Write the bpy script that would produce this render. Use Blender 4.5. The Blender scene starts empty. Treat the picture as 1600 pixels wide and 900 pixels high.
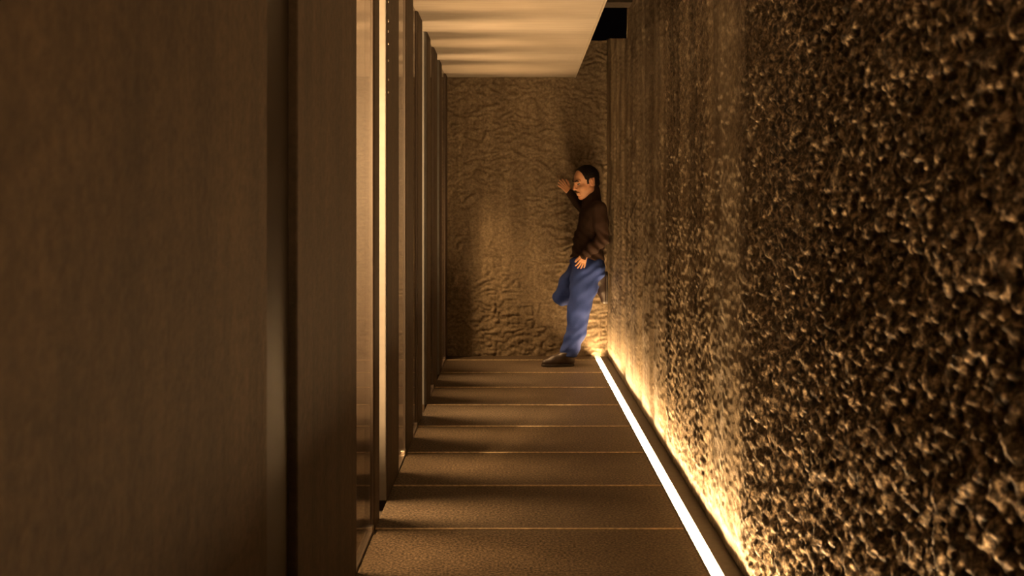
import bpy, bmesh, math, random
import numpy as np
from mathutils import Vector, Matrix

random.seed(4)
S = bpy.context.scene
COL = S.collection
CAM_H = 1.41            # eye height of the camera above the floor
F = 1600.0              # focal length in pixels of the 1600 px wide frame
HOR = 315.0             # image row of the horizon

# ---------------------------------------------------------------- camera
cam_d = bpy.data.cameras.new('camera')
cam = bpy.data.objects.new('camera', cam_d)
COL.objects.link(cam)
cam.location = (0, 0, CAM_H)
cam.rotation_euler = (math.pi / 2, 0, 0)
cam_d.sensor_width = 36
cam_d.lens = 36 * F / 1600
cam_d.shift_y = -(450 - HOR) / 1600
cam_d.clip_start = 0.05
cam_d.dof.use_dof = True
cam_d.dof.focus_distance = 6.0
cam_d.dof.aperture_fstop = 4.8
S.camera = cam

# ---------------------------------------------------------------- world, lights, exposure
w = bpy.data.worlds.new('night_sky')
S.world = w
w.use_nodes = True
w.node_tree.nodes['Background'].inputs[0].default_value = (0.0010, 0.0006, 0.0006, 1)
w.node_tree.nodes['Background'].inputs[1].default_value = 1.0
S.view_settings.view_transform = 'Standard'
S.view_settings.look = 'None'
S.view_settings.gamma = 1
S.view_settings.use_curve_mapping = False
S.view_settings.exposure = 0.0
WARM = (1.0, 0.60, 0.27)
STRIP = 190.0

def area(name, loc, target, sx, sy, power, col=WARM, spread=180):
    d = bpy.data.lights.new(name, 'AREA')
    d.shape = 'RECTANGLE'; d.size = sx; d.size_y = sy
    d.energy = power; d.color = col; d.spread = math.radians(spread)
    o = bpy.data.objects.new(name, d); COL.objects.link(o)
    o.location = loc
    o.rotation_euler = (Vector(target) - Vector(loc)).to_track_quat('-Z', 'Y').to_euler()
    return o

# soft light of the court outside the slotted left wall
area('court_light', (-5.2, 6.9, 0.8), (0, 6.6, 1.5), 1.2, 0.6, 35)
# line of uplights on the floor of the outer passage: it stripes the ceiling
area('passage_uplight_line', (-1.75, 5.9, 0.05), (-0.1, 5.85, 2.6), 8.0, 0.10, 58, WARM, 30)
# lamp line along the outer passage behind the left wall: it stripes the floor
area('passage_lamp_line', (-1.75, 5.9, 2.75), (-0.2, 5.65, 0.0), 8.0, 0.10, 88, WARM, 32)
# a spot in the same passage, it grazes the edges of the wall slots
d = bpy.data.lights.new('passage_spot', 'SPOT')
d.energy = 2000; d.color = WARM; d.spot_size = math.radians(44); d.spot_blend = 0.5; d.shadow_soft_size = 0.06
o = bpy.data.objects.new('passage_spot', d); COL.objects.link(o)
o.location = (-1.47, 1.6, 1.65)
o.rotation_euler = (Vector((-0.66, 5.2, 1.45)) - Vector(o.location)).to_track_quat('-Z', 'Y').to_euler()
# a downlight at the far end of the passage, through the last slot onto the foot of the end wall
d = bpy.data.lights.new('passage_end_spot', 'SPOT')
d.energy = 520; d.color = WARM; d.spot_size = math.radians(40); d.spot_blend = 1.0; d.shadow_soft_size = 0.25
o = bpy.data.objects.new('passage_end_spot', d); COL.objects.link(o)
o.location = (-1.85, 7.95, 2.2)
o.rotation_euler = (Vector((0.0, 9.36, 0.35)) - Vector(o.location)).to_track_quat('-Z', 'Y').to_euler()
# added fill behind the camera, gives the near walls some ambient light
area('near_fill_light', (0.3, -1.8, 1.9), (0.0, 2.5, 1.0), 0.8, 0.6, 9)

# ---------------------------------------------------------------- helpers
def tag(o, label=None, cat=None, group=None, kind=None):
    if label: o['label'] = label
    if cat: o['category'] = cat
    if group: o['group'] = group
    if kind: o['kind'] = kind
    return o

def link(name, me, mat=None, parent=None, loc=None, smooth=False):
    o = bpy.data.objects.new(name, me)
    COL.objects.link(o)
    if mat is not None and not me.materials:
        me.materials.append(mat)
    if loc is not None: o.location = loc
    if parent is not None: o.parent = parent
    if smooth:
        me.polygons.foreach_set('use_smooth', [True] * len(me.polygons))
    return o

def empty(name, loc=(0, 0, 0)):
    o = bpy.data.objects.new(name, None); COL.objects.link(o); o.location = loc
    o.empty_display_size = 0.1
    return o

def box_bm(bm, x0, x1, y0, y1, z0, z1):
    v = [bm.verts.new(p) for p in ((x0,y0,z0),(x1,y0,z0),(x1,y1,z0),(x0,y1,z0),(x0,y0,z1),(x1,y0,z1),(x1,y1,z1),(x0,y1,z1))]
    for f in ((0,3,2,1),(4,5,6,7),(0,1,5,4),(1,2,6,5),(2,3,7,6),(3,0,4,7)):
        bm.faces.new([v[i] for i in f])
    return v

def box(name, x0, x1, y0, y1, z0, z1, mat, parent=None, bevel=0.0):
    bm = bmesh.new()
    box_bm(bm, x0, x1, y0, y1, z0, z1)
    if bevel:
        bmesh.ops.bevel(bm, geom=bm.edges[:], offset=bevel, segments=2, affect='EDGES', profile=0.6)
    me = bpy.data.meshes.new(name); bm.to_mesh(me); bm.free()
    return link(name, me, mat, parent)

# ---- vectorised value noise
def _h(ix, iy, iz, seed):
    n = (ix.astype(np.int64) * 374761393 + iy.astype(np.int64) * 668265263 + iz.astype(np.int64) * 2147483647 + seed * 974711) & 0x7fffffff
    n = ((n ^ (n >> 13)) * 1274126177) & 0x7fffffff
    n = n ^ (n >> 16)
    return (n & 0xffff) / 65535.0

def vnoise(x, y, z=None, seed=0):
    if z is None: z = np.zeros_like(x)
    ix, iy, iz = np.floor(x), np.floor(y), np.floor(z)
    fx, fy, fz = x - ix, y - iy, z - iz
    fx, fy, fz = [t * t * (3 - 2 * t) for t in (fx, fy, fz)]
    r = 0
    for a in (0, 1):
        for b in (0, 1):
            for c in (0, 1):
                wgt = (fx if a else 1 - fx) * (fy if b else 1 - fy) * (fz if c else 1 - fz)
                r = r + wgt * _h(ix + a, iy + b, iz + c, seed)
    return r

def grid_mesh(name, P):
    n, m = P.shape[:2]
    me = bpy.data.meshes.new(name)
    idx = np.arange(n * m).reshape(n, m)
    q = np.stack([idx[:-1, :-1], idx[1:, :-1], idx[1:, 1:], idx[:-1, 1:]], -1).reshape(-1, 4)
    return raw_mesh(me, P.reshape(-1, 3), q)

def raw_mesh(me, V, q):
    me.vertices.add(len(V)); me.vertices.foreach_set('co', np.asarray(V, np.float32).ravel())
    me.loops.add(len(q) * 4); me.loops.foreach_set('vertex_index', q.astype(np.int32).ravel())
    me.polygons.add(len(q))
    me.polygons.foreach_set('loop_start', np.arange(0, len(q) * 4, 4, dtype=np.int32))
    me.polygons.foreach_set('use_smooth', np.ones(len(q), dtype=bool))
    me.update(calc_edges=True); me.validate()
    return me

# ---- materials
def new_mat(name):
    m = bpy.data.materials.new(name); m.use_nodes = True
    nt = m.node_tree
    return m, nt, nt.nodes['Principled BSDF']

def N(nt, t, **kw):
    n = nt.nodes.new(t)
    for k, v in kw.items(): setattr(n, k, v)
    return n

def ramp(nt, src, stops):
    r = N(nt, 'ShaderNodeValToRGB')
    e = r.color_ramp.elements
    while len(e) < len(stops): e.new(0.5)
    for i, (p, c) in enumerate(stops):
        e[i].position = p; e[i].color = (*c, 1)
    nt.links.new(src, r.inputs[0])
    return r.outputs[0]

def mapped(nt, scale):
    tc = N(nt, 'ShaderNodeTexCoord'); mp = N(nt, 'ShaderNodeMapping')
    mp.inputs['Scale'].default_value = scale
    nt.links.new(tc.outputs['Object'], mp.inputs[0])
    return mp.outputs[0]

def noise(nt, vec, scale, detail=4, rough=0.6, dist=0.0):
    n = N(nt, 'ShaderNodeTexNoise')
    n.inputs['Scale'].default_value = scale; n.inputs['Detail'].default_value = detail
    n.inputs['Roughness'].default_value = rough; n.inputs['Distortion'].default_value = dist
    nt.links.new(vec, n.inputs['Vector'])
    return n.outputs[0]

def mixc(nt, a, b, fac, mode='MIX'):
    m = N(nt, 'ShaderNodeMix', data_type='RGBA', blend_type=mode)
    for sock, v in ((m.inputs[6], a), (m.inputs[7], b), (m.inputs[0], fac)):
        if isinstance(v, (int, float)): sock.default_value = v
        elif isinstance(v, tuple): sock.default_value = (*v, 1)
        else: nt.links.new(v, sock)
    return m.outputs[2]

def bump(nt, h, bsdf, strength, dist):
    b = N(nt, 'ShaderNodeBump')
    b.inputs['Strength'].default_value = strength; b.inputs['Distance'].default_value = dist
    nt.links.new(h, b.inputs['Height']); nt.links.new(b.outputs[0], bsdf.inputs['Normal'])

def simple(name, col, rough=0.5, metal=0.0, nscale=60, var=0.25, bmp=0.1, spec=0.5):
    m, nt, b = new_mat(name)
    v = mapped(nt, (1, 1, 1))
    n = noise(nt, v, nscale, 5)
    lo = tuple(c * (1 - var) for c in col); hi = tuple(min(1, c * (1 + var)) for c in col)
    nt.links.new(ramp(nt, n, [(0.3, lo), (0.7, hi)]), b.inputs['Base Color'])
    b.inputs['Roughness'].default_value = rough; b.inputs['Metallic'].default_value = metal
    b.inputs['Specular IOR Level'].default_value = spec
    bump(nt, n, b, bmp, 0.01)
    return m

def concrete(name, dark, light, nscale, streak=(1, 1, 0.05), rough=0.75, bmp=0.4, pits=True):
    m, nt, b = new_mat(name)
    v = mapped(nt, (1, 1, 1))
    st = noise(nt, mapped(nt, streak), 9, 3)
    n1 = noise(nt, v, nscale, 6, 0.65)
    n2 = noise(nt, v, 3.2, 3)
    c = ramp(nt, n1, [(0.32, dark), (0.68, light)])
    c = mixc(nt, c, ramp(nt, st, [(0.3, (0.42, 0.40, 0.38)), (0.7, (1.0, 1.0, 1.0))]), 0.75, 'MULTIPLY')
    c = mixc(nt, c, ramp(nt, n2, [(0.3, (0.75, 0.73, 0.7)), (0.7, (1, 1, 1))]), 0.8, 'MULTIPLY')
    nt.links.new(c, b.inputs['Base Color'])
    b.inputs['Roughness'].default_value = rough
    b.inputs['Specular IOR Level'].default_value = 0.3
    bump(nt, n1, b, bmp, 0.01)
    return m

M = {}
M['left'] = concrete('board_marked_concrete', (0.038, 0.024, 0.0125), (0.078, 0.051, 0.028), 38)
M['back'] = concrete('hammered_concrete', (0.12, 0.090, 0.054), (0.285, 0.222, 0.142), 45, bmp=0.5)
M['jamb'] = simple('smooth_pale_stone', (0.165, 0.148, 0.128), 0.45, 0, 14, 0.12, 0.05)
M['jamb_dim_far'] = simple('pale_stone_dim_far', (0.085, 0.08, 0.074), 0.45, 0, 14, 0.12, 0.05)  # dimmer copy, the far slots' weaker light put into the colour
M['jamb_dim_glazed'] = simple('pale_stone_dim_glazed', (0.068, 0.05, 0.038), 0.45, 0, 14, 0.12, 0.05)  # dimmer copy, the light lost at the panes put into the colour
M['beam'] = concrete('beam_concrete', (0.03, 0.02, 0.012), (0.05, 0.035, 0.02), 30)

def right_mat():
    m, nt, b = new_mat('rough_hewn_stone')
    v = mapped(nt, (1, 1, 1))
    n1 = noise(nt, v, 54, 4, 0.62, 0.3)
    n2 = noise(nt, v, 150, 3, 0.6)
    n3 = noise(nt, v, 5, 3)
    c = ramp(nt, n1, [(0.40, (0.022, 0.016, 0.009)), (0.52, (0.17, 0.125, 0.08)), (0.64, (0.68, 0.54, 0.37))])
    c = mixc(nt, c, ramp(nt, n3, [(0.3, (0.55, 0.5, 0.45)), (0.7, (1, 1, 1))]), 0.7, 'MULTIPLY')
    c = mixc(nt, c, ramp(nt, n2, [(0.3, (0.6, 0.6, 0.6)), (0.7, (1, 1, 1))]), 0.6, 'MULTIPLY')
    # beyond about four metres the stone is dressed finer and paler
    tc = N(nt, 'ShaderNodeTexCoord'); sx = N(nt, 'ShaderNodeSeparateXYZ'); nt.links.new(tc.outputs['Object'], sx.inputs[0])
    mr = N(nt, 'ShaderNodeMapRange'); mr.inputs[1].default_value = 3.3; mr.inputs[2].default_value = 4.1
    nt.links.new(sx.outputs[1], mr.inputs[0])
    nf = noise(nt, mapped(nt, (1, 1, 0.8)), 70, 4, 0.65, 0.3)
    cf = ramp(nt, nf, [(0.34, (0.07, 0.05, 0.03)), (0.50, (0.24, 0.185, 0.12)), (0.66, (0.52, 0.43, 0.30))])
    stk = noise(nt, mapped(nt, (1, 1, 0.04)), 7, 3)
    cf = mixc(nt, cf, ramp(nt, stk, [(0.38, (0.30, 0.28, 0.26)), (0.62, (1, 1, 1))]), 0.95, 'MULTIPLY')  # upright streaks, contrast raised to put fluted shading into the colour
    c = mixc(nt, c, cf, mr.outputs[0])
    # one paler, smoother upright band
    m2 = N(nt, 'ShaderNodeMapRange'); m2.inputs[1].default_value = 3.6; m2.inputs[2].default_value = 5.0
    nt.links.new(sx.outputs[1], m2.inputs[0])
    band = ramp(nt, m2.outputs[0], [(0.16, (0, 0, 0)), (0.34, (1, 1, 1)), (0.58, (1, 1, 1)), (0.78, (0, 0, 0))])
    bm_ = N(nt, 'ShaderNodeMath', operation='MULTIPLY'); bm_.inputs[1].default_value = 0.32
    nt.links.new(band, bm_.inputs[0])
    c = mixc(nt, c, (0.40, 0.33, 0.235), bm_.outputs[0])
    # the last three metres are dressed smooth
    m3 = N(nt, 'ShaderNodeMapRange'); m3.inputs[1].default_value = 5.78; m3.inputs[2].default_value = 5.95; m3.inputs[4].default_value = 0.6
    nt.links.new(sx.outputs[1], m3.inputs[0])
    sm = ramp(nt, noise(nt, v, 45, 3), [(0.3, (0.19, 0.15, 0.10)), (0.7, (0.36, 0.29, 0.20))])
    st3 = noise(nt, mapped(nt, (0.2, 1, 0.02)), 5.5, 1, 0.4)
    sm = mixc(nt, sm, ramp(nt, st3, [(0.42, (0.32, 0.30, 0.28)), (0.56, (1, 1, 1))]), 0.9, 'MULTIPLY')  # dark streaks put the shade of the grooves into the colour
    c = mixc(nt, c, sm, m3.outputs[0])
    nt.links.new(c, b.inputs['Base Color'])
    b.inputs['Roughness'].default_value = 0.6
    b.inputs['Specular IOR Level'].default_value = 0.3
    bump(nt, n2, b, 0.5, 0.006)
    return m
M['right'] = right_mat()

def floor_mat():
    m, nt, b = new_mat('speckled_granite')
    v = mapped(nt, (1, 1, 1))
    n1 = noise(nt, v, 88, 3, 0.65)
    n2 = noise(nt, v, 6, 4)
    c = ramp(nt, n1, [(0.38, (0.018, 0.013, 0.008)), (0.5, (0.08, 0.058, 0.037)), (0.64, (0.17, 0.126, 0.081))])
    c = mixc(nt, c, ramp(nt, n2, [(0.3, (0.7, 0.68, 0.66)), (0.7, (1, 1, 1))]), 0.8, 'MULTIPLY')
    nt.links.new(c, b.inputs['Base Color'])
    b.inputs['Roughness'].default_value = 0.55
    b.inputs['Specular IOR Level'].default_value = 0.3
    bump(nt, n1, b, 0.15, 0.004)
    return m
M['floor'] = floor_mat()
M['joint'] = simple('joint_inlay', (0.45, 0.35, 0.22), 0.4, 0.0, 40, 0.5)
M['base'] = simple('bedding_mortar', (0.06, 0.045, 0.03), 0.9)
M['metal'] = simple('dark_steel', (0.055, 0.045, 0.035), 0.55, 0.6, 30)
M['steel'] = simple('brushed_steel', (0.55, 0.5, 0.45), 0.3, 1.0, 80, 0.1, 0.05)

M['bronze'] = simple('dark_bronze', (0.014, 0.009, 0.005), 0.48, 0.0, 8, 0.15, 0.03, 0.2)

def ceiling_mat():
    m, nt, b = new_mat('smooth_ceiling_board')
    n = noise(nt, mapped(nt, (0.4, 6, 1)), 6, 4)
    n2 = noise(nt, mapped(nt, (1, 1, 1)), 2.0, 2)
    c = ramp(nt, n, [(0.3, (0.27, 0.24, 0.20)), (0.7, (0.36, 0.32, 0.27))])
    c = mixc(nt, c, ramp(nt, n2, [(0.3, (0.86, 0.84, 0.82)), (0.7, (1, 1, 1))]), 0.8, 'MULTIPLY')
    nt.links.new(c, b.inputs['Base Color'])
    b.inputs['Roughness'].default_value = 0.42
    bump(nt, n, b, 0.06, 0.01)
    return m
M['ceil'] = ceiling_mat()

def glass_mat():
    m = bpy.data.materials.new('clear_glass'); m.use_nodes = True
    nt = m.node_tree; nt.nodes.clear()
    out = N(nt, 'ShaderNodeOutputMaterial')
    fr = N(nt, 'ShaderNodeFresnel')
    ge = N(nt, 'ShaderNodeNewGeometry'); mi = N(nt, 'ShaderNodeMapRange')      # same reflectance on both faces of the thin pane
    mi.inputs[3].default_value = 1.5; mi.inputs[4].default_value = 1 / 1.5
    nt.links.new(ge.outputs['Backfacing'], mi.inputs[0]); nt.links.new(mi.outputs[0], fr.inputs['IOR'])
    tr = N(nt, 'ShaderNodeBsdfTransparent'); tr.inputs[0].default_value = (0.93, 0.91, 0.88, 1)
    gl = N(nt, 'ShaderNodeBsdfGlossy'); gl.inputs['Roughness'].default_value = 0.03; gl.inputs[0].default_value = (0.62, 0.60, 0.58, 1)
    tc = N(nt, 'ShaderNodeTexCoord')
    wv = noise(nt, mapped(nt, (1, 1, 1)), 2.2, 1)
    bp = N(nt, 'ShaderNodeBump'); bp.inputs['Strength'].default_value = 0.02; bp.inputs['Distance'].default_value = 0.05
    nt.links.new(wv, bp.inputs['Height']); nt.links.new(bp.outputs[0], gl.inputs['Normal'])
    mx = N(nt, 'ShaderNodeMixShader')
    nt.links.new(fr.outputs[0], mx.inputs[0]); nt.links.new(tr.outputs[0], mx.inputs[1]); nt.links.new(gl.outputs[0], mx.inputs[2])
    nt.links.new(mx.outputs[0], out.inputs[0])
    return m
M['glass'] = glass_mat()

def emit_mat():
    m = bpy.data.materials.new('lit_diffuser'); m.use_nodes = True
    nt = m.node_tree; nt.nodes.clear()
    out = N(nt, 'ShaderNodeOutputMaterial'); e = N(nt, 'ShaderNodeEmission')
    e.inputs[0].default_value = (*WARM, 1); e.inputs[1].default_value = STRIP
    nt.links.new(e.outputs[0], out.inputs[0])
    return m
M['emit'] = emit_mat()

# ---------------------------------------------------------------- setting
XL, XR, YB = -0.59, 0.845, 9.36       # left wall face, right wall face, end wall face
Y0 = -2.0                              # everything runs a little way behind the camera
XC = 0.742                             # light channel starts here

# floor: a bed, and slabs with thin inlaid joints
bed = box('floor', -9.0, XR + 0.3, Y0, YB + 0.3, -0.30, -0.05, M['base']); tag(bed, kind='structure')
PER = 0.672
joints = [4.41 + PER * k for k in range(-9, 8)]
edges = [Y0] + [j for j in joints if j > Y0 + 0.1] + [YB]
for a, b_ in zip(edges[:-1], edges[1:]):
    if b_ - a < 0.05: continue
    box('paving_slab', XL - 0.001, XC, a + 0.006, b_ - 0.006, -0.05, 0.0, M['floor'], bed, 0.004)
for j in edges[1:-1]:
    box('joint_strip', XL + 0.002, XC - 0.004, j - 0.0055, j + 0.0055, -0.05, 0.0035, M['joint'], bed, 0.002)
box('paving_slab', -9.0, XL - 0.08, Y0, YB, -0.05, 0.0, M['floor'], bed)

# ceiling: sinks very slightly towards the end wall, open slot along the right wall
def ceil_z(y): return 2.61 + (y - 6.09) * (2.555 - 2.61) / (8.9 - 6.09)
def ceil_x(y): return 0.552 + (y - 6.09) * (0.567 - 0.552) / (8.9 - 6.09)
bm = bmesh.new()
v = []
for y in (Y0, YB):
    for x in (-0.80, ceil_x(y)):
        for dz in (0, 0.22):
            v.append(bm.verts.new((x, y, ceil_z(y) + dz)))
for f in ((0,1,3,2),(4,6,7,5),(0,2,6,4),(1,5,7,3),(0,4,5,1),(2,3,7,6)):
    bm.faces.new([v[i] for i in f])
bmesh.ops.recalc_face_normals(bm, faces=bm.faces)
me = bpy.data.meshes.new('ceiling'); bm.to_mesh(me); bm.free()
ceiling = tag(link('ceiling', me, M['ceil']), kind='structure')
bm = bmesh.new()
v = []
for y in (Y0, YB - 0.02):
    for x in (0.0, 0.012):
        for dz in (-0.006, 0.22):
            v.append(bm.verts.new((ceil_x(y) + x, y, ceil_z(y) + dz)))
for f in ((0,1,3,2),(4,6,7,5),(0,2,6,4),(1,5,7,3),(0,4,5,1),(2,3,7,6)):
    bm.faces.new([v[i] for i in f])
bmesh.ops.recalc_face_normals(bm, faces=bm.faces)
me = bpy.data.meshes.new('edge_strip'); bm.to_mesh(me); bm.free()
link('edge_strip', me, M['ceil'], ceiling)
tag(box('trim_1', 0.575, XR + 0.25, 7.35, 7.55, 2.84, 3.2, M['beam']), kind='structure')

# end wall: hammered relief, top at 2.86 m
NOTCH = 7.70
def end_wall():
    ys = YB
    xs = np.linspace(-3.2, 1.06, 430); zs = np.linspace(-0.02, 2.88, 300)
    X, Z = np.meshgrid(xs, zs, indexing='ij')
    wx = X * 17 + 1.6 * vnoise(X * 9, Z * 9, seed=3); wz = Z * 27 + 1.6 * vnoise(X * 9, Z * 9, seed=8)
    h = vnoise(wx, wz, seed=1); h2 = vnoise(X * 60, Z * 60, seed=2); h3 = vnoise(X * 4, Z * 4, seed=5)
    D = 0.022 * np.abs(h - 0.5) * 2 + 0.010 * h2 + 0.012 * h3
    P = np.stack([X, ys + 0.012 - D, Z], -1)
    P = np.concatenate([P, P[:, -1:] + [0, 0.3, 0]], 1)
    return grid_mesh('wall_back', P)
tag(link('wall_back', end_wall(), M['back']), kind='structure')

# right wall: rough relief, finer further off
def right_wall():
    n = 640
    t = np.linspace(0, 1, n)
    y_front = np.linspace(Y0, 1.0, 120, endpoint=False)
    ys = np.concatenate([y_front, 1.0 * (YB + 0.05) ** t])
    zs = np.linspace(-0.06, 3.3, 480)
    Yg, Z = np.meshgrid(ys, zs, indexing='ij')
    a = vnoise(Yg * 58, Z * 52, seed=11); b = vnoise(Yg * 110, Z * 104, seed=12); c = vnoise(Yg * 7, Z * 7, seed=13)
    amp = np.interp(ys, [0, 3.6, 3.95, 4.35, 4.6, 5.6, 6.2, 9.5], [1, 1, 0.3, 0.3, 0.6, 0.55, 0.22, 0.22])[:, None]
    groove = np.zeros_like(ys)
    for yy, wd, dp in ((5.83, .05, .022), (6.38, .08, .026), (6.98, .10, .026), (8.02, .14, .028), (4.12, .12, -.008)):
        groove += dp * np.exp(-((ys - yy) / wd) ** 2)
    D = amp * (0.019 * np.clip(a * 1.6 - 0.3, 0, 1) + 0.008 * b) + 0.012 * c - groove[:, None]
    D = D * np.clip((Z + 0.0) / 0.10, 0.25, 1)
    # beyond the notch the wall stops lower
    top = np.where(ys > NOTCH, CAM_H + 255 * ys / F, 3.3)[:, None]     # a sloping sill
    Zc = np.minimum(Z, top)
    P = np.stack([XR + 0.032 - D, Yg, Zc], -1)
    P = np.concatenate([P, P[:, -1:] + [0.25, 0, 0]], 1)
    return grid_mesh('wall_right', P)
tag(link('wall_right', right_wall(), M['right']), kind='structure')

# left wall: solid pieces between narrow slots, some slots glazed
slots = [(2.47, 2.82, 1), (3.89, 4.39, 1), (4.56, 4.84, 0), (5.34, 5.72, 1), (6.12, 6.42, 1), (6.74, 7.12, 0), (7.42, 7.74, 1), (8.08, 8.36, 0), (8.62, 9.12, 1)]
wl = empty('wall_left', (0, 0, 0)); tag(wl, kind='structure')
def ztop(y): return ceil_z(y) + 0.02
prev = Y0
for i, (a, b_, g) in enumerate(slots + [(YB + 0.05, None, 0)]):
    th = 0.08
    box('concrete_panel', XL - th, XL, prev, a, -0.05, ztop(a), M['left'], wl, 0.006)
    if b_ is None: break
    prev = b_
    if a > 3:      # smooth pale stone facing on the far edge of each slot
        box('jamb_plate', XL - th + 0.002, XL - 0.004, b_ - 0.012, b_ + 0.001, 0.0, ztop(a) - 0.02, M['jamb_dim_glazed'] if g else (M['jamb'] if a < 6 else M['jamb_dim_far']), wl, 0.003)
k = 1
for a, b_, g in slots:
    if not g: continue
    if a < 3:
        box('bronze_panel', XL - 0.05, XL - 0.025, a + 0.001, b_ - 0.001, -0.04, ztop(a) - 0.03, M['bronze'], wl, 0.002)['label'] = 'smooth dark bronze metal panel'
        continue
    win = box('window_%d' % k, XL - 0.022, XL - 0.010, a + 0.001, b_ - 0.001, 0.012, ztop(a) - 0.03, M['glass']); tag(win, kind='structure')
    box('glazing_channel', XL - 0.030, XL - 0.002, a, b_, -0.04, 0.012, M['steel'], win)
    box('glazing_clip', XL - 0.028, XL - 0.001, b_ - 0.05, b_ - 0.01, 0.012, 0.03, M['steel'], win, 0.003)
    k += 1
# slim steel door-like frame strips at the far end of the left wall
# (a row of studs on the edge of one concrete piece)
for zz in (2.36, 2.27, 2.22, 2.16, 2.08, 1.99, 1.93):
    bm = bmesh.new()
    bmesh.ops.create_uvsphere(bm, u_segments=8, v_segments=5, radius=0.006)
    me = bpy.data.meshes.new('stud'); bm.to_mesh(me); bm.free()
    link('stud', me, M['steel'], wl, (XL, 4.87, zz), True)

# light channel in the floor along the right wall
fl = empty('floor_light', (0.79, (Y0 + YB) / 2, -0.05))
tag(fl, 'long white glowing strip light recessed in floor along the rough right wall', 'light')
def chan(name, x0, x1, z0, z1, mat, bevel=0.0):
    o = box(name, x0, x1, Y0, YB - 0.03, z0, z1, mat, None, bevel)
    o.parent = fl; o.matrix_parent_inverse = Matrix.Translation(-fl.location)
    return o
chan('channel_rail', XC, XC + 0.010, -0.05, 0.001, M['metal'], 0.001)
chan('channel_rail', 0.800, XR + 0.03, -0.05, 0.001, M['metal'], 0.001)
dd = chan('diffuser', XC + 0.012, 0.799, -0.05, -0.022, M['emit'])
dd['label'] = 'glowing white diffuser'

# ---------------------------------------------------------------- the man: implicit surfaces meshed by surface nets
def P(px, py, y):
    return np.array([(px - 800) * y / F, y, CAM_H - (py - HOR) * y / F])

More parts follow.
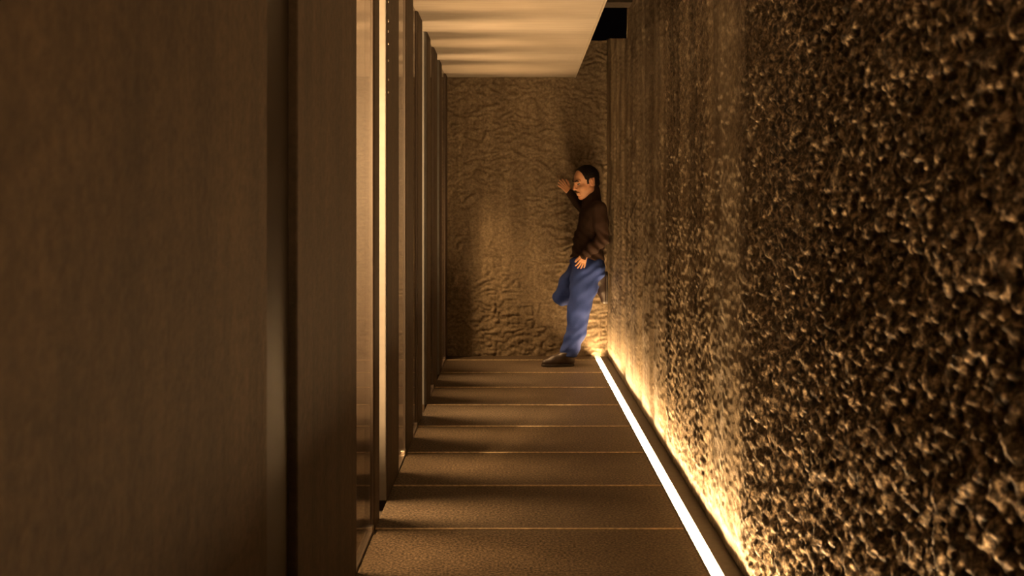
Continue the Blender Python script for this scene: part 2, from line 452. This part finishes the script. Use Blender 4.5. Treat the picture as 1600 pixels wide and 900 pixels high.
class Field:
    def __init__(self, lo, hi, h):
        self.lo = np.array(lo, float); self.h = h
        self.n = np.ceil((np.array(hi) - self.lo) / h).astype(int) + 1
        self.d = np.full(self.n, 1.0, np.float32)
    def _sub(self, lo, hi, pad):
        i0 = np.clip(np.floor((lo - pad - self.lo) / self.h).astype(int), 0, self.n - 1)
        i1 = np.clip(np.ceil((hi + pad - self.lo) / self.h).astype(int) + 1, 1, self.n)
        sl = tuple(slice(a, b) for a, b in zip(i0, i1))
        g = np.meshgrid(*[self.lo[k] + self.h * np.arange(i0[k], i1[k]) for k in range(3)], indexing='ij')
        return sl, np.stack(g, -1)
    def _join(self, sl, d, k):
        a = self.d[sl]
        if k > 0:
            hh = np.clip(0.5 + 0.5 * (a - d) / k, 0, 1)
            self.d[sl] = a * (1 - hh) + d * hh - k * hh * (1 - hh)
        else:
            self.d[sl] = np.minimum(a, d)
    def cap(self, a, b, ra, rb, k=0.02):
        a = np.asarray(a, float); b = np.asarray(b, float)
        r = max(ra, rb)
        sl, p = self._sub(np.minimum(a, b) - r, np.maximum(a, b) + r, 0.03 + k)
        ab = b - a
        t = np.clip(((p - a) @ ab) / max(ab @ ab, 1e-9), 0, 1)
        d = np.linalg.norm(p - a - t[..., None] * ab, axis=-1) - (ra + (rb - ra) * t)
        self._join(sl, d.astype(np.float32), k)
    def chain(self, pts, rs, k=0.02):
        for i in range(len(pts) - 1):
            self.cap(pts[i], pts[i + 1], rs[i], rs[i + 1], k)
    def ell(self, c, r, R=None, k=0.02, sub=False):
        c = np.asarray(c, float); r = np.asarray(r, float); m = r.max()
        sl, p = self._sub(c - m, c + m, 0.03 + k)
        q = p - c
        if R is not None: q = q @ R          # columns of R are the local axes
        k0 = np.linalg.norm(q / r, axis=-1); k1 = np.linalg.norm(q / (r * r), axis=-1)
        d = np.where(k1 > 1e-9, k0 * (k0 - 1) / np.maximum(k1, 1e-9), -r.min())
        if sub:
            a = self.d[sl]; d = -d
            hh = np.clip(0.5 - 0.5 * (a - d) / max(k, 1e-6), 0, 1)
            self.d[sl] = a * (1 - hh) + d * hh + k * hh * (1 - hh)
        else:
            self._join(sl, d.astype(np.float32), k)
    def pts(self):
        g = np.meshgrid(*[self.lo[k] + self.h * np.arange(self.n[k]) for k in range(3)], indexing='ij')
        return g
    def clip(self, fn):
        self.d = np.maximum(self.d, fn(*self.pts()).astype(np.float32))
    def add(self, fn):
        self.d = self.d + fn(*self.pts()).astype(np.float32)
    def mesh(self, name, origin):
        d = self.d; inside = d < 0
        n = np.array(d.shape)
        cnt = np.zeros(n - 1, np.int8)
        corners = [(a, b, c) for a in (0, 1) for b in (0, 1) for c in (0, 1)]
        sl = lambda o: tuple(slice(o[k], n[k] - 1 + o[k]) for k in range(3))
        for o in corners: cnt += inside[sl(o)]
        act = (cnt > 0) & (cnt < 8)
        I = np.argwhere(act)
        vid = np.full(n - 1, -1, np.int64); vid[act] = np.arange(len(I))
        s = np.zeros((len(I), 3)); c = np.zeros(len(I))
        for ax in range(3):
            for o in corners:
                if o[ax]: continue
                o2 = list(o); o2[ax] = 1
                A = I + np.array(o); B = I + np.array(o2)
                da = d[A[:, 0], A[:, 1], A[:, 2]]; db = d[B[:, 0], B[:, 1], B[:, 2]]
                m = (da < 0) != (db < 0)
                t = np.where(m, da / np.where(m, da - db, 1), 0)
                pos = A + 0.0; pos[:, ax] += t
                s += np.where(m[:, None], pos, 0); c += m
        V = self.lo + self.h * (s / c[:, None]) - origin
        Q = []
        for ax in range(3):
            u, v_ = (ax + 1) % 3, (ax + 2) % 3
            lo = [slice(None)] * 3; hi = [slice(None)] * 3
            lo[ax] = slice(0, n[ax] - 1); hi[ax] = slice(1, n[ax])
            A = inside[tuple(lo)]; B = inside[tuple(hi)]
            E = np.argwhere(A != B)
            E = E[(E[:, u] > 0) & (E[:, v_] > 0) & (E[:, u] < n[u] - 1) & (E[:, v_] < n[v_] - 1)]
            if not len(E): continue
            flip = A[E[:, 0], E[:, 1], E[:, 2]]
            def at(du, dv):
                X = E.copy(); X[:, u] -= du; X[:, v_] -= dv
                return vid[X[:, 0], X[:, 1], X[:, 2]]
            q = np.stack([at(1, 1), at(0, 1), at(0, 0), at(1, 0)], -1)
            q[~flip] = q[~flip][:, ::-1]
            Q.append(q)
        Q = np.concatenate(Q)
        me = bpy.data.meshes.new(name)
        return raw_mesh(me, V, Q)

# ---- joints, read off the photograph and set at their own depths
YN, YF = 8.79, 8.98
J = dict(
    nsh=P(936, 327, 8.70), nel=P(942.5, 373, 8.66), nwr=P(914, 398, 8.64),
    fsh=P(925, 328, 9.05), fel=P(916, 332, 9.23), fwr=P(889, 300, 9.22),
    neck=P(926, 316, 8.87), chest=P(926, 347, 8.87), waist=P(919, 384, 8.87), pelvis=P(918, 410, 8.87),
    nhip=P(921, 420, YN), nkn=P(903, 487, YN), nan=P(888.5, 553, YN + .02),
    fhip=P(908, 420, YF), fkn=P(876, 465, YF + .02), fan=P(933, 447, YF + .01),
)
FOOT = np.array([P(885, 570, YN)[0], YN, 0.0])

# head frame: faces left, turned a little towards the camera, chin slightly down
yaw, pitch = math.radians(22), math.radians(15)
fwd = np.array([-math.cos(yaw) * math.cos(pitch), -math.sin(yaw) * math.cos(pitch), -math.sin(pitch)])
side = np.cross([0, 0, 1], fwd); side /= np.linalg.norm(side)      # his left
up = np.cross(fwd, side)
HC = P(915.5, 284.5, 8.86); HS = 1.10
HR = np.stack([fwd, side, up], 1)
def hp(x, y, z): return HC + HS * (HR @ np.array([x, y, z]))

def hand(fd, wrist, d, n, t, curl, spread, thumb, hs=0.80, tout=0.75):
    d = d / np.linalg.norm(d); n = n - d * (n @ d); n /= np.linalg.norm(n)
    t = t - d * (t @ d) - n * (t @ n); t /= np.linalg.norm(t)
    lens = [(.040, .025, .020), (.044, .028, .021), (.041, .026, .020), (.032, .020, .018)]
    for i in range(4):
        off = (0.030 - 0.020 * i) * hs
        kn = wrist + d * (0.080 - 0.004 * abs(i - 1)) * hs + t * off
        fd.cap(wrist + t * off * 0.6 + d * 0.005, kn, 0.0135, 0.0105, 0.008)
        ang = curl * 0.4; dirv = d + t * spread * (1.5 - i) * 0.5
        dirv /= np.linalg.norm(dirv)
        p = kn
        for s_, L in enumerate(lens[i]):
            dv = dirv * math.cos(ang) + n * math.sin(ang)
            q = p + dv * L * hs
            fd.cap(p, q, 0.0084 - 0.0007 * s_, 0.0078 - 0.0009 * s_, 0.003)
            p = q; ang += curl
    b0 = wrist + t * 0.026 + d * 0.025
    b1 = b0 + (d * 0.55 + t * tout + n * 0.3) * 0.045 * hs
    b2 = b1 + (d * 0.8 + t * 0.45 + n * 0.3) * 0.033 * thumb
    b3 = b2 + (d * 0.9 + t * 0.2 + n * 0.3) * 0.026 * thumb
    fd.chain([b0, b1, b2, b3], [.016, .0115, .010, .008], 0.005)

# body (skin)
lo = np.array([0.30, 8.42, -0.02]); hi = np.array([0.93, 9.36, 1.78])
B = Field(lo, hi, 0.0042)
B.chain([J['neck'], J['chest'], J['waist'], J['pelvis']], [.06, .10, .10, .11], 0.04)
B.cap(J['nsh'] + [-.01, .06, 0], J['fsh'] + [-.01, -.06, 0], .05, .05, 0.04)
B.chain([J['nsh'] + [-.01, .03, -.01], J['nel'], J['nwr']], [.042, .032, .024], 0.012)
B.chain([J['fsh'] + [0, -.03, 0], J['fel'], J['fwr']], [.042, .032, .024], 0.012)
B.chain([J['nhip'], J['nkn'], J['nan'], P(889, 562, YN)], [.085, .055, .038, .035], 0.02)
B.chain([J['fhip'], J['fkn'], J['fan'], P(939, 446, YF)], [.08, .052, .036, .033], 0.02)
B.cap(P(889, 563, YN), P(856, 567, YN), .028, .022, 0.02)
B.cap(P(940, 436, YF), P(944, 462, YF), .026, .02, 0.02)
# head
h_ = HS
B.ell(hp(-.012, 0, .034), np.array([.100, .076, .090]) * h_, HR, 0.01)
B.ell(hp(.028, 0, -.03), np.array([.066, .059, .086]) * h_, HR, 0.02)
for sg in (-1, 1):
    B.cap(hp(-.002, sg * .046, -.055), hp(.064, sg * .014, -.100), .024 * h_, .019 * h_, 0.015)
    B.cap(hp(.076, sg * .045, .028), hp(.089, sg * .010, .023), .010 * h_, .010 * h_, 0.012)
    B.ell(hp(.062, sg * .042, -.028), np.array([.028, .024, .024]) * h_, HR, 0.02)
B.ell(hp(.072, 0, -.104), np.array([.021, .024, .02]) * h_, HR, 0.015)
B.cap(hp(.090, 0, .016), hp(.113, 0, -.026), .008 * h_, .0125 * h_, 0.012)
for sg in (-1, 1):
    B.ell(hp(.099, sg * .013, -.032), np.array([.012, .009, .008]) * h_, HR, 0.006)
    B.ell(hp(.106, sg * .031, .004), np.array([.02, .019, .014]) * h_, HR, 0.010, sub=True)
    B.cap(hp(.087, sg * .020, -.066), hp(.096, 0, -.064), .006 * h_, .0075 * h_, 0.005)
    B.cap(hp(.084, sg * .017, -.079), hp(.093, 0, -.079), .006 * h_, .0085 * h_, 0.005)
    B.ell(hp(-.008, sg * .080, -.004), np.array([.021, .010, .034]) * h_, HR, 0.006)
    B.ell(hp(-.004, sg * .090, .000), np.array([.010, .008, .018]) * h_, HR, 0.004, sub=True)
B.cap(hp(-.025, 0, -.06), J['neck'] + [.0, 0, -.02], .056, .062, 0.025)
# hands
hand(B, J['nwr'], P(909, 412, 8.63) - J['nwr'], np.array([-.3, .95, -.1]), np.array([-.8, -.1, -.5]), 0.30, 0.40, 0.8, 0.76, 0.25)
hand(B, J['fwr'], P(879, 288, 9.20) - J['fwr'], np.array([-.35, .9, -.2]), np.array([.5, .2, .8]), 0.22, 0.30, 0.9)
M['skin'] = simple('skin', (0.46, 0.235, 0.13), 0.5, 0, 40, 0.12, 0.08)
M['skin'].node_tree.nodes['Principled BSDF'].inputs['Subsurface Weight'].default_value = 0.1
M['skin'].node_tree.nodes['Principled BSDF'].inputs['Subsurface Radius'].default_value = (0.012, 0.004, 0.002)
man = link('person', B.mesh('person', FOOT), M['skin'], None, tuple(FOOT))
tag(man, 'man in dark brown sweater and blue jeans leaning against the rough wall', 'person')
del B

# sweater
G = Field([0.40, 8.48, 0.78], [0.93, 9.36, 1.56], 0.0045)
G.ell(P(926, 349, 8.87), [.125, .185, .20], None, 0.04)
G.ell(P(920, 377, 8.87), [.135, .17, .16], None, 0.05)
G.ell(P(918, 402, 8.87), [.146, .172, .13], None, 0.05)
G.cap(J['nsh'] + [-.01, .05, 0.005], J['fsh'] + [-.01, -.05, 0.005], .066, .066, 0.05)
G.cap(J['neck'] + [.0, 0, .0], hp(-.036, 0, -.078), .080, .067, 0.03)
G.cap(J['neck'] + [-.03, 0, -.01], hp(.005, 0, -.125), .062, .050, 0.03)
G.chain([J['nsh'] + [0, .01, 0], (J['nsh'] + J['nel']) / 2, J['nel']], [.070, .063, .053], 0.02)
nw2 = J['nel'] + (J['nwr'] - J['nel']) * 1.06
G.chain([J['nel'], (J['nel'] + nw2) / 2, nw2], [.053, .050, .036], 0.012)
G.chain([J['fsh'], J['fel'], J['fwr'] + (J['fel'] - J['fwr']) * .06], [.068, .054, .037], 0.015)
hem0 = P(918, 403.5, 8.87)
G.clip(lambda x, y, z: (hem0[2] - z) + 0.10 * (hem0[0] - x))
def folds(x, y, z):
    a = np.sin((z * 0.75 + x * 0.75) * 95 + 5 * vnoise(x * 9, y * 9, z * 9, 4)) * 0.006
    m = np.clip((1.22 - z) / 0.16, 0.1, 1)
    return a * m + (vnoise(x * 22, y * 22, z * 16, 6) - 0.5) * 0.010
G.add(folds)
M['sweater'] = simple('dark_brown_knit', (0.022, 0.0105, 0.006), 0.85, 0, 180, 0.3, 0.3, 0.2)
link('sweater', G.mesh('sweater', FOOT), M['sweater'], man)
del G

# jeans
G = Field([0.30, 8.55, 0.04], [0.88, 9.25, 1.02], 0.0045)
G.ell(P(918, 411, 8.88), [.146, .168, .105], None, 0.04)
G.ell(P(932, 424, 8.82), [.072, .10, .085], None, 0.04)
G.chain([J['nhip'] + [-.02, 0, 0], P(911.5, 450, YN), P(904, 484, YN), P(900, 520, YN + .01), P(890, 549, YN + .02)], [.128, .115, .094, .080, .074], 0.03)
G.cap(P(889, 548, YN + .02), P(889, 554, YN + .02), .078, .080, 0.015)
G.chain([J['fhip'], P(892, 441, YF + .01), J['fkn'] + [0.003, 0, 0]], [.105, .092, .070], 0.03)
G.chain([J['fkn'], P(905, 458, YF + .02), J['fan']], [.070, .074, .056], 0.01)
G.clip(lambda x, y, z: np.where((x < P(915, 0, YN)[0]) & (z < 0.3), (0.088 + (x - P(889, 0, YN)[0]) * -0.20) - z, -1))
def jf(x, y, z):
    a = np.sin((z * 0.8 - x * 0.55) * 80 + 6 * vnoise(x * 8, y * 8, z * 8, 21)) * 0.005
    m = np.clip(np.abs(z - 0.50) * 4 - 0.15, 0.25, 1)
    return a * m + (vnoise(x * 20, y * 20, z * 12, 23) - 0.5) * 0.018
G.add(jf)
M['denim'] = simple('blue_denim', (0.022, 0.044, 0.185), 0.8, 0, 300, 0.3, 0.25, 0.2)
link('jeans', G.mesh('jeans', FOOT), M['denim'], man)
del G

# hair
G = Field(HC - 0.18, HC + 0.18, 0.0035)
G.ell(hp(-.014, 0, .036), np.array([.107, .083, .097]) * h_, HR, 0.0)
G.cap(hp(-.052, .02, -.03), hp(-.052, -.02, -.03), .050 * h_, .050 * h_, 0.02)
def hairline(x, y, z):
    q = (np.stack([x, y, z], -1) - HC) @ HR / HS
    a, b, c = q[..., 0], q[..., 1], q[..., 2]
    side_ = np.abs(b)
    top = np.maximum(0.083 - c, a - 0.050 + side_ * 0.35)
    mid = np.maximum(a - 0.030 - 0.2 * (c - .02), 0.025 - c)
    burn = np.maximum(np.maximum(a - 0.024, -0.012 - c), -0.012 - a)
    nape = np.maximum(a + 0.045, -0.036 - c - 0.6 * (a + 0.10))
    return HS * np.minimum(np.minimum(top, mid), np.minimum(burn, nape))
G.clip(hairline)
G.add(lambda x, y, z: (vnoise(x * 120, y * 120, z * 120, 31) - 0.5) * 0.004)
M['hair'] = simple('black_hair', (0.005, 0.0035, 0.003), 0.65, 0, 220, 0.4, 0.4, 0.15)
link('hair', G.mesh('hair', FOOT), M['hair'], man)
del G
M['eye'] = simple('eye_white', (0.26, 0.21, 0.17), 0.3, 0, 20, 0.1, 0.0)
M['iris'] = simple('dark_iris', (0.02, 0.012, 0.008), 0.2, 0, 20, 0.1, 0.0)
for sg in (-1, 1):
    for nm, c, r, mt in (('eye', hp(.0745, sg * .031, .002), .013 * h_, M['eye']), ):
        bm = bmesh.new(); bmesh.ops.create_uvsphere(bm, u_segments=16, v_segments=10, radius=r)
        me = bpy.data.meshes.new(nm); bm.to_mesh(me); bm.free()
        e = link(nm, me, mt, man, tuple(c - FOOT), True)
        bm = bmesh.new(); bmesh.ops.create_uvsphere(bm, u_segments=12, v_segments=8, radius=.0065 * h_)
        me = bpy.data.meshes.new('iris'); bm.to_mesh(me); bm.free()
        link('iris', me, M['iris'], e, tuple(HR[:, 0] * .0085 * h_), True)
    Eb = Field(hp(.08, sg * .03, .026) - 0.05, hp(.08, sg * .03, .026) + 0.05, 0.003)
    Eb.chain([hp(.081, sg * .050, .024), hp(.092, sg * .032, .032), hp(.100, sg * .012, .026)], [.004, .006, .005], 0.003)
    link('eyebrow', Eb.mesh('eyebrow', FOOT), M['hair'], man)

# shoes
M['shoe'] = simple('brown_leather', (0.02, 0.010, 0.006), 0.5, 0, 50, 0.35, 0.2)
M['sole'] = simple('dark_rubber', (0.02, 0.014, 0.01), 0.8, 0, 50, 0.3, 0.2)
def shoe(heel, toe, upv, yv):
    heel, toe, upv = map(lambda q: np.asarray(q, float), (heel, toe, upv))
    d = toe - heel; L = np.linalg.norm(d); d /= L
    upv = upv - d * (upv @ d); upv /= np.linalg.norm(upv)
    c = (heel + toe) / 2
    s = np.cross(upv, d)
    R = np.stack([d, s, upv], 1)
    def sp(a, b, z): return heel + d * a * L + s * b + upv * z
    G = Field(c - 0.22, c + 0.22, 0.004)
    G.cap(sp(.14, 0, .044), sp(.62, 0, .040), .038, .044, 0.02)
    G.cap(sp(.62, .004, .038), sp(.87, .006, .028), .045, .034, 0.02)
    G.cap(sp(.16, 0, .05), sp(.24, 0, .105), .040, .046, 0.03)
    G.cap(sp(.30, 0, .085), sp(.60, 0, .055), .040, .034, 0.03)
    G.clip(lambda x, y, z: 0.016 - ((np.stack([x, y, z], -1) - heel) @ upv))
    G.clip(lambda x, y, z: ((np.stack([x, y, z], -1) - heel) @ upv) - 0.118)
    o = link('shoe', G.mesh('shoe', FOOT), M['shoe'], man)
    G = Field(c - 0.22, c + 0.22, 0.004)
    G.cap(sp(.15, 0, .01), sp(.60, 0, .01), .041, .047, 0.02)
    G.cap(sp(.60, .004, .01), sp(.86, .006, .01), .047, .038, 0.02)
    G.clip(lambda x, y, z: np.abs(((np.stack([x, y, z], -1) - heel) @ upv) - 0.010) - 0.010)
    link('sole', G.mesh('sole', np.zeros(3) + FOOT), M['sole'], o)
shoe([P(898, 0, YN)[0], YN, 0.001], [P(845, 0, YN)[0], YN - .03, 0.001], [0, 0, 1], 0)
wx = XR - 0.006
shoe([wx, YF, P(0, 424, YF)[2]], [wx, YF, P(0, 475, YF)[2]], [-1, 0, 0], 0)
